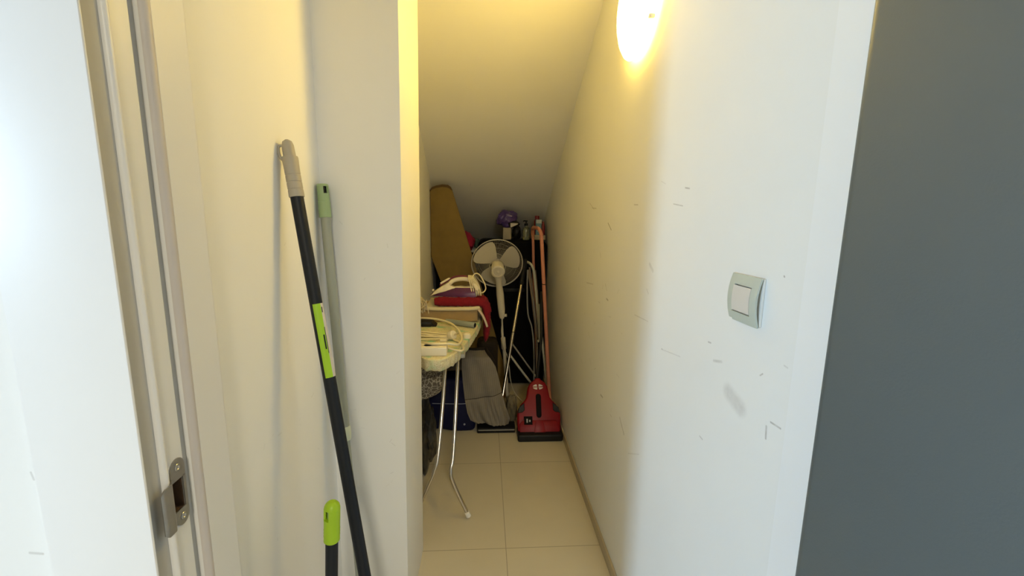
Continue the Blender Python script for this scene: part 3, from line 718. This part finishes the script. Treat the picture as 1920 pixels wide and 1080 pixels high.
tag(fc.build('folded_cloth', 'grey_cloth'), 'folded dark grey-brown cloth lying on top of the navy blue bag', 'cloth')
bl = softbox((-.045, 2.575, 0), (.085, 2.74, .53), .03, .012, 8)
tag(bl.build('cloth_bundle', 'waist'), 'black cloth bundle standing on the floor under the pinstriped trousers', 'bundle')
gt = thing('trousers', 'grey pinstriped trousers draped over the black bundle beside the ironing board', 'trousers', (0, 2.43, .03))
Ledge = [(.505, -.118), (.47, -.134), (.40, -.133), (.318, -.127), (.21, -.115), (.13, -.100), (.085, -.082), (.064, -.050)]
Redge = [(.500, .000), (.470, .035), (.417, .066), (.335, .088), (.245, .107), (.16, .130), (.075, .158), (.042, .148)]
def interp(T_, u):
    k = u*(len(T_)-1); i = min(len(T_)-2, int(k)); f = k-i
    return T_[i][0]*(1-f)+T_[i+1][0]*f, T_[i][1]*(1-f)+T_[i+1][1]*f
def garm(u, v, back=0):
    zl, xl = interp(Ledge, u); zr, xr = interp(Redge, u)
    x = xl+(xr-xl)*v; z = zl+(zr-zl)*v
    s = .35+.65*u
    y = 2.428-.010*math.sin(v*8+u*2.5)*s-.006*math.sin(v*15-u*6)*s
    y += .10*max(0, .16-u)/.16*max(0, .16-u)/.16+.045*abs(v-.45)**2*2
    if u > .58: y += .0035*math.sin(v*46+math.sin(v*9)*2)*min(1, (u-.58)*8)
    y += .006*math.exp(-((u-.57)/.018)**2)
    return (x, y+back, z)
NV = 60
def shell(u, v):
    if v <= .5: return garm(u, v*2)
    return garm(u, 2-v*2, .004)
b = MB(); b.grid(shell, 70, NV*2); bmesh.ops.remove_doubles(b.bm, verts=b.bm.verts, dist=.0001); b.build('cloth', 'pinstripe', gt, 70)
MB().tube([tuple(Vector(garm(.57, k/30))+Vector((0, -.0015, 0))) for k in range(31)], .0016, 6).build('seam', 'waist', gt)
MB().tube([tuple(Vector(garm(.02+.27*max(0, k/24-.35)/.65, min(1, .1+k/24/.35*.9)))+Vector((.004*min(1, k/9), .006, .006))) for k in range(25)], [.006+.005*math.sin(k/24*math.pi) for k in range(25)], 10).build('waistband', 'waist', gt)
sk = MB().blob((.176, 2.585, .085), (.036, .05, .10), .25, 4, 4, 0.0, 2)
tag(sk.build('cloth_sack', 'sack'), 'crumpled grey-brown cloth on the floor between the trousers and the red sweeper', 'cloth')

# ------------------------------------------------------------------ vacuum wand
vw = thing('vacuum_wand', 'chrome vacuum cleaner tube with a black grip and a flat black floor nozzle', 'vacuum wand', (.08, 2.45, 0))
w0, w1 = Vector((.088, 2.47, .06)), Vector((.248, 2.85, .862)); wd = (w1-w0).normalized()
MB().tube([w0, w1], .0095, 18).build('steel_tube', 'chrome', vw)
MB().tube([w0+(w1-w0)*.615, w0+(w1-w0)*.62], .0105, 18).build('tube_joint', 'black', vw)
MB().tube([w1-wd*.02, w1-wd*.018, w1+wd*.005, w1+wd*.008, w1+wd*.06, w1+wd*.13, w1+wd*.165], [.011, .0155, .0155, .0125, .0150, .0165, .012], 18).build('grip', 'black', vw)
nz_ = MB(); nz_.box((-.042, 2.425, .002), (.190, 2.52, .034), .006); nz_.box((.05, 2.45, .03), (.115, 2.51, .07), .012); nz_.build('floor_nozzle', 'black', vw)
MB().box((-.035, 2.4225, .020), (.184, 2.4265, .026), .001).build('nozzle_trim', 'rack_grey', vw)

# ------------------------------------------------------------------ red sweeper
sw_ = thing('carpet_sweeper', 'red upright floor sweeper with black base and white emblem against the right wall', 'sweeper', (.328, 2.36, 0))
O = Vector((.329, 2.345, .004)); Uu = Vector((1, 0, 0)); Vv = Vector((0, .50, .866)).normalized(); Nn = Vector((0, -.866, .50))
sf = lambda a, b, h: tuple(O+Uu*a+Vv*b+Nn*h)
hwS = [(.030, .128), (.14, .130), (.165, .126), (.20, .106), (.222, .084), (.24, .071), (.28, .064), (.308, .058), (.328, .044), (.345, .022), (.356, .013)]
ol = [(a, v) for v, a in hwS]+[(-a, v) for v, a in reversed(hwS)]
MB().prism(ol, sf, -.075, 0, .010, 3).build('body', 'red', sw_)
MB().prism([(-.119, .034), (.119, .034), (.119, .085), (.10, .105), (-.10, .105), (-.119, .085)], sf, -.01, .012, .006, 2).build('front_cover', 'red', sw_)
MB().prism([(-.034, .034), (.034, .034), (.022, .105), (-.022, .105)], sf, 0, .017, .003, 2).build('center_ridge', 'red', sw_)
b = MB(); b.box((O.x-.132, 2.315, 0), (O.x+.132, 2.43, .044), .010, 3); b.build('base', 'black', sw_)
MB().prism(arc(0, .245, .0155, .0155, 0, 180, 8)+arc(0, .135, .0155, .0155, 180, 360, 8), sf, -.002, .004, .002, 1).build('window', 'smoke', sw_)
for s in (-1, 1):
    MB().prism([(s*.128, .148), (s*.122, .176), (s*.104, .196), (s*.086, .208), (s*.086, .165), (s*.10, .152)], sf, -.06, .003, .003, 1).build('side_clip', 'black', sw_)
ctl = MB().prism([(-.092, .080), (-.042, .080), (-.042, .128), (-.092, .128)], sf, .004, .015, .003, 1).build('control_panel', 'smoke', sw_)
MB().prism([(-.078, .092), (-.070, .092), (-.070, .114), (-.078, .114)], sf, .015, .017).build('pedal_mark', 'rack_grey', ctl)
MB().prism([(-.062, .096), (-.054, .096), (-.054, .108), (-.062, .108)], sf, .015, .017).build('pedal_mark', 'rack_grey', ctl)
em = MB()
for a0_, a1_ in ((20, 68), (112, 160), (200, 248), (292, 340)):
    mid = math.radians((a0_+a1_)/2)
    em.prism([(math.cos(mid)*.005, .302+math.sin(mid)*.003)]+arc(0, .302, .032, .0165, a0_-6, a1_+12, 6), sf, -.001, .0012)
em.build('emblem', 'emblem', sw_)
hp = O+Vv*.35+Nn*(-.035)
MB().tube([tuple(hp), (.372, 2.70, .55), (.378, 2.83, .80)], .010, 12).build('handle', 'black', sw_)

# ------------------------------------------------------------------ brown board
bbd = thing('brown_board', 'tall tapering brown board leaning in the far left corner under the stairs', 'board', (-.1, 2.95, 0))
pol = [(-.362, 1.462)]+[(-.350, 1.478), (-.32, 1.490), (-.28, 1.496), (-.245, 1.494), (-.228, 1.482), (-.215, 1.455)]+[(-.068, .975), (.155, .20), (.180, .04), (.172, .008), (.155, 0), (.0, 0), (-.10, .30), (-.362, 1.02)]
MB().prism(pol, XZ, 2.945, 2.975, .004, 2).build('panel', 'brown_board', bbd)
tp = [(-.364, 1.458), (-.350, 1.480), (-.32, 1.492), (-.28, 1.499), (-.243, 1.497), (-.226, 1.484), (-.2155, 1.462), (-.222, 1.462), (-.236, 1.474), (-.25, 1.480), (-.28, 1.482), (-.32, 1.476), (-.35, 1.464), (-.362, 1.450)]
MB().prism(tp, XZ, 2.942, 2.978, .001, 1).build('top_edge', 'brown_edge', bbd)

# ------------------------------------------------------------------ fan
fn = thing('pedestal_fan', 'white pedestal fan with pale three-blade head seen from behind, leaning before the brown board', 'fan', (.165, 2.80, 0))
C0 = Vector((.080, 2.755, .996)); ax = Vector((.02, -.95, -.30)).normalized()   # from blades back to the motor
fm = rot_to(ax, C0)
def ring(b, r, z, rad, seg=64, s2=8):
    b.tube([fm @ Vector((r*math.cos(2*math.pi*k/seg), r*math.sin(2*math.pi*k/seg), z)) for k in range(seg)], rad, s2, True)
gb = MB(); ring(gb, .164, .0, .0032); ring(gb, .120, .034, .0006); ring(gb, .050, .046, .0018)
for k in range(96):
    a = 2*math.pi*k/96; c, s = math.cos(a), math.sin(a)
    gb.tube([fm @ Vector((r*c, r*s, z)) for r, z in ((.045, .046), (.090, .042), (.125, .033), (.150, .020), (.164, 0))], .00045, 4, cap=False)
gb.build('rear_guard', 'fan_wire', fn)
gf = MB(); ring(gf, .162, -.006, .0018); ring(gf, .12, -.046, .0006); ring(gf, .045, -.058, .002)
for k in range(96):
    a = 2*math.pi*k/96+.03; c, s = math.cos(a), math.sin(a)
    gf.tube([fm @ Vector((r*c, r*s, z)) for r, z in ((.010, -.059), (.045, -.058), (.090, -.054), (.125, -.045), (.150, -.030), (.163, -.004))], .00045, 4, cap=False)
gf.build('front_guard', 'fan_wire', fn)
upv = Vector((0, 0, 1)); upv = (upv-ax*upv.dot(ax)).normalized(); rtv = Vector((1, 0, 0)); rtv = (rtv-ax*rtv.dot(ax)-upv*rtv.dot(upv)).normalized()
for ang in (135, 17, 255):
    a = math.radians(ang); e1 = rtv*math.cos(a)+upv*math.sin(a); e2 = -rtv*math.sin(a)+upv*math.cos(a)
    def bl_(u, v):
        r = .022+.128*u
        w = .022+.062*math.sin(min(1, u*1.05)*math.pi*.62)**1.2
        w *= math.sqrt(max(0.02, 1-max(0, (u-.72)/.28)**2*.97))
        t_ = (v-.5)*2*w
        return C0+e1*r+e2*(t_+.012*u)+ax*(-.010+.30*t_*(1-.4*u))
    MB().grid(bl_, 20, 12, .0022).build('blade', 'fan_blade', fn, 60)
MB().lathe([(.0001, -.03), (.020, -.03), (.024, -.02), (.024, .012), (.0001, .012)], 28, fm).build('hub', 'fan_white', fn)
mo = MB().lathe([(.0001, .012), (.026, .014), (.036, .030), (.040, .055), (.040, .105), (.036, .118), (.0001, .118)], 32, fm).build('motor_housing', 'fan_white', fn)
MB().lathe([(.0001, .117), (.041, .117), (.043, .121), (.041, .128), (.032, .131), (.030, .127), (.0001, .126)], 36, fm).build('rear_cap', 'fan_white', mo)
MB().lathe([(.008, .126), (.026, .126), (.026, .128), (.0001, .128)], 28, fm).build('grille', 'fan_blade', mo)
MB().lathe([(.0001, .127), (.008, .128), (.009, .131), (.006, .134), (.0001, .134)], 20, fm).build('oscillation_knob', 'fan_white', mo)
n0 = C0+ax*.085+Vector((.0, 0, -.025))
nk = MB().tube([n0, n0+Vector((.004, 0, -.028)), Vector((.090, 2.70, .885)), Vector((.100, 2.72, .80)), Vector((.110, 2.735, .70)), Vector((.113, 2.74, .655)), Vector((.114, 2.74, .640))], [.030, .022, .0185, .024, .023, .0185, .014], 18).build('neck', 'fan_white', fn)
MB().lathe([(.0001, -.012), (.010, -.012), (.010, .012), (.0001, .012)], 16, rot_to((1, -.2, .1), (.133, 2.735, .660))).build('height_knob', 'fan_white', nk)
for zz, xx in ((.84, .094), (.76, .104), (.70, .109)):
    MB().lathe([(.0001, 0), (.003, 0), (.003, .003), (.0001, .003)], 10, rot_to((0, -1, 0), (xx, 2.706 if zz > .8 else 2.702, zz))).build('button', 'fan_blade', nk)
MB().tube([(.113, 2.74, .65), (.124, 2.752, .48)], .0055, 12).build('inner_pole', 'fan_white', fn)
MB().tube([(.122, 2.75, .510), (.123, 2.751, .505), (.130, 2.757, .43), (.131, 2.758, .425)], [.010, .0155, .0155, .012], 16).build('collar', 'fan_white', fn)
MB().tube([(.130, 2.757, .44), (.165, 2.80, 0)], .011, 14).build('outer_pole', 'fan_white', fn)
MB().tube(catmull([(.118, 2.735, .64), (.112, 2.73, .55), (.125, 2.72, .46), (.158, 2.72, .36), (.175, 2.74, .22), (.205, 2.80, .11), (.26, 2.83, .03), (.30, 2.84, .004)], 8), .0030, 8).build('power_cord', 'fan_white', fn)

# ------------------------------------------------------------------ suitcase and what stands on it
sc_ = thing('suitcase', 'big black upright suitcase with rounded corners at the far end of the closet', 'suitcase', (.2, 3.3, 0))
def rr2(x0, z0, x1, z1, r): return [(a, b) for a, b in rrect(x0, z0, x1, z1, r)]
MB().prism(rr2(-.05, .012, .462, 1.125, .05), XZ, 3.175, 3.45, .02, 3).build('shell', 'case', sc_)
MB().tube([Vector((a, 3.30, b)) for a, b in rr2(-.052, .010, .464, 1.127, .052)], .004, 6, True).build('zip', 'black', sc_)
MB().box((.10, 3.166, .74), (.30, 3.178, .765), .004).build('side_handle', 'black', sc_)
for x in (0.0, .41):
    for y in (3.21, 3.41): MB().lathe([(.0001, -.012), (.02, -.012), (.02, .012), (.0001, .012)], 18, rot_to((1, 0, 0), (x, y, .02))).build('wheel', 'black', sc_)
ZT = 1.125
tag(MB().box((.136, 3.22, ZT), (.196, 3.28, ZT+.088), .002).build('carton', 'carton'), 'pale grey carton under the violet plastic bag on the suitcase', 'carton')
pv = MB().blob((.166, 3.245, ZT+.088+.064), (.076, .060, .066), .22, 5, 4, ZT+.0885, 5)
tag(pv.build('violet_bag', 'purple'), 'crumpled violet plastic bag on top of the pale carton', 'bag')
dk = thing('wrapped_package', 'small black package with a white label, beside the violet bag on the suitcase', 'package', (.235, 3.235, ZT))
MB().blob((.238, 3.26, ZT+.055), (.034, .04, .06), .2, 6, 3, ZT+.0002, 8).build('wrap', 'black', dk)
MB().blob((.213, 3.20, ZT+.116), (.042, .020, .026), .2, 5, 3, None, 3).build('flap', 'black', dk)
MB().grid(lambda u, v: (.188+.054*u, 3.176-.006*math.sin(u*3)+.004*v, ZT+.106+.012*u+.034*(v-.5)*(1-u*.85)), 8, 6, .001).build('white_label', 'emblem', dk)
pb_ = thing('pump_bottle', 'clear pump bottle with a black pump head on the suitcase', 'bottle', (.306, 3.215, ZT))
mb = Matrix.Translation((.306, 3.215, ZT))
MB().lathe([(.0001, .0005), (.024, .0005), (.027, .004), (.027, .070), (.022, .088), (.011, .096), (.011, .104), (.0001, .104)], 28, mb).build('body', 'bottle_glass', pb_)
MB().lathe([(.0001, .003), (.0235, .003), (.0235, .022), (.0001, .022)], 24, mb).build('liquid', 'soap', pb_)
hd = MB().lathe([(.0001, .104), (.013, .104), (.013, .120), (.006, .122), (.005, .134), (.010, .135), (.010, .144), (.0001, .145)], 20, mb)
hd.tube([(.306, 3.215, ZT+.140), (.288, 3.205, ZT+.140), (.282, 3.202, ZT+.135)], [.005, .0045, .003], 10); hd.build('pump_head', 'black', pb_)
bxx = thing('blue_box', 'tall narrow blue and white printed box on the suitcase by the right wall', 'box', (.40, 3.26, ZT))
MB().box((.382, 3.235, ZT+.036), (.424, 3.285, ZT+.150), .0015, 1).build('box', 'blue_box', bxx)
MB().box((.383, 3.2343, ZT+.122), (.423, 3.236, ZT+.149)).build('printed_band', 'pale_print', bxx)
MB().box((.392, 3.2343, ZT+.062), (.402, 3.236, ZT+.100)).build('printed_stripe', 'pale_print', bxx)
tag(MB().box((.372, 3.215, ZT), (.452, 3.325, ZT+.036), .003).build('tray', 'carton'), 'low beige box under the blue box and the red bottles', 'box')
rb1 = MB().lathe([(.0001, 0), (.022, 0), (.023, .004), (.023, .10), (.017, .118), (.017, .142), (.0001, .143)], 24, Matrix.Translation((.397, 3.300, ZT+.036)))
tag(rb1.build('bottle', 'dark_red'), 'red capped bottle standing behind the blue box', 'bottle')
rb2 = MB().lathe([(.0001, 0), (.013, 0), (.014, .004), (.014, .065), (.009, .085), (.009, .100), (.0001, .101)], 24, Matrix.Translation((.438, 3.255, ZT+.036)))
tag(rb2.build('small_bottle', 'dark_red'), 'small dark red bottle between the blue box and the right wall', 'bottle')
# bin with the magenta cushion behind the brown board
tag(softbox((-.345, 3.06, 0), (-.075, 3.36, 1.02), .02, .008, 6, 4).build('storage_bin', 'case'), 'tall black storage bin behind the brown board', 'bin')
tag(MB().blob((-.165, 3.21, 1.02+.082), (.092, .10, .085), .12, 8, 4, 1.034, 6).build('cushion', 'magenta'), 'magenta cushion on the bin peeking out behind the brown board', 'cushion')
tag(MB().blob((-.062, 3.26, 1.02+.075), (.022, .03, .040), .2, 5, 3, 1.034, 9).build('teal_pouch', 'teal'), 'small dull teal pouch beside the magenta cushion', 'pouch')

# ------------------------------------------------------------------ salmon frame and drying rack
sl = thing('tube_frame', 'tall salmon pink bent tube frame standing beside the right wall', 'frame', (.44, 2.95, 0))
MB().tube(catmull([(.452, 2.75, 0), (.438, 2.775, .20), (.402, 2.79, .70), (.372, 2.80, 1.12), (.366, 2.802, 1.185), (.356, 2.83, 1.213), (.348, 2.88, 1.222), (.342, 2.95, 1.222), (.340, 3.05, 1.215), (.342, 3.09, 1.17)], 8), .0125, 16).build('front_tube', 'salmon', sl)
MB().tube(catmull([(.342, 3.09, 1.175), (.348, 3.095, 1.10), (.364, 3.10, .75), (.392, 3.105, .30), (.41, 3.105, 0)], 8), .0100, 16).build('rear_tube', 'salmon', sl)
MB().tube([(.391, 2.793, .86), (.3905, 2.7932, .855)], .0132, 16).build('joint_ring', 'black', sl)
dr = thing('drying_rack', 'folded off-white tube clothes drying rack leaning beside the salmon pink frame', 'drying rack', (.40, 2.93, 0))
MB().tube(catmull([(.300, 3.02, .980), (.318, 2.96, .972), (.334, 2.95, .945), (.344, 2.948, .90), (.356, 2.945, .80), (.376, 2.93, .60), (.390, 2.92, .46), (.386, 2.918, .435), (.374, 2.92, .43)], 8), .0095, 14).build('outer_frame', 'rack_white', dr)
MB().tube([(.372, 2.90, .70), (.398, 2.875, .47), (.424, 2.85, .25), (.452, 2.81, 0)], .0085, 12).build('leg', 'rack_white', dr)
MB().tube([(.350, 2.965, .93), (.378, 2.955, .68), (.404, 2.94, .45), (.412, 2.938, .36)], .0075, 12).build('middle_frame', 'rack_brown', dr)
MB().tube([(.306, 2.985, .93), (.338, 2.975, .72), (.372, 2.955, .46), (.378, 2.945, .20), (.380, 2.94, 0)], .0085, 12).build('middle_frame', 'rack_brown', dr)
MB().tube([(.316, 3.0, .945), (.346, 2.99, .74), (.362, 2.985, .60)], .006, 10).build('middle_frame', 'rack_brown', dr)
MB().tube(catmull([(.299, 2.97, .93), (.298, 2.965, .80), (.307, 2.96, .62), (.335, 2.945, .52), (.352, 2.935, .35), (.358, 2.93, 0.0)], 8), .0052, 10).build('rail', 'rack_grey', dr)
for k, (xa, xb) in enumerate(((.322, .366), (.330, .378), (.341, .386))):
    MB().tube([(xa, 2.985-k*.01, .86-.06*k), (xb, 2.95-k*.006, .47-.02*k)], .0018, 6).build('line', 'rack_grey', dr)
MB().tube([(.172, 2.93, .34), (.25, 2.90, .238), (.33, 2.885, .135), (.40, 2.87, .012)], .0080, 12).build('wing', 'rack_white', dr)
MB().tube([(.190, 2.99, .405), (.29, 2.96, .27), (.38, 2.93, .15), (.44, 2.91, .012)], .0062, 12).build('wing', 'rack_grey', dr)
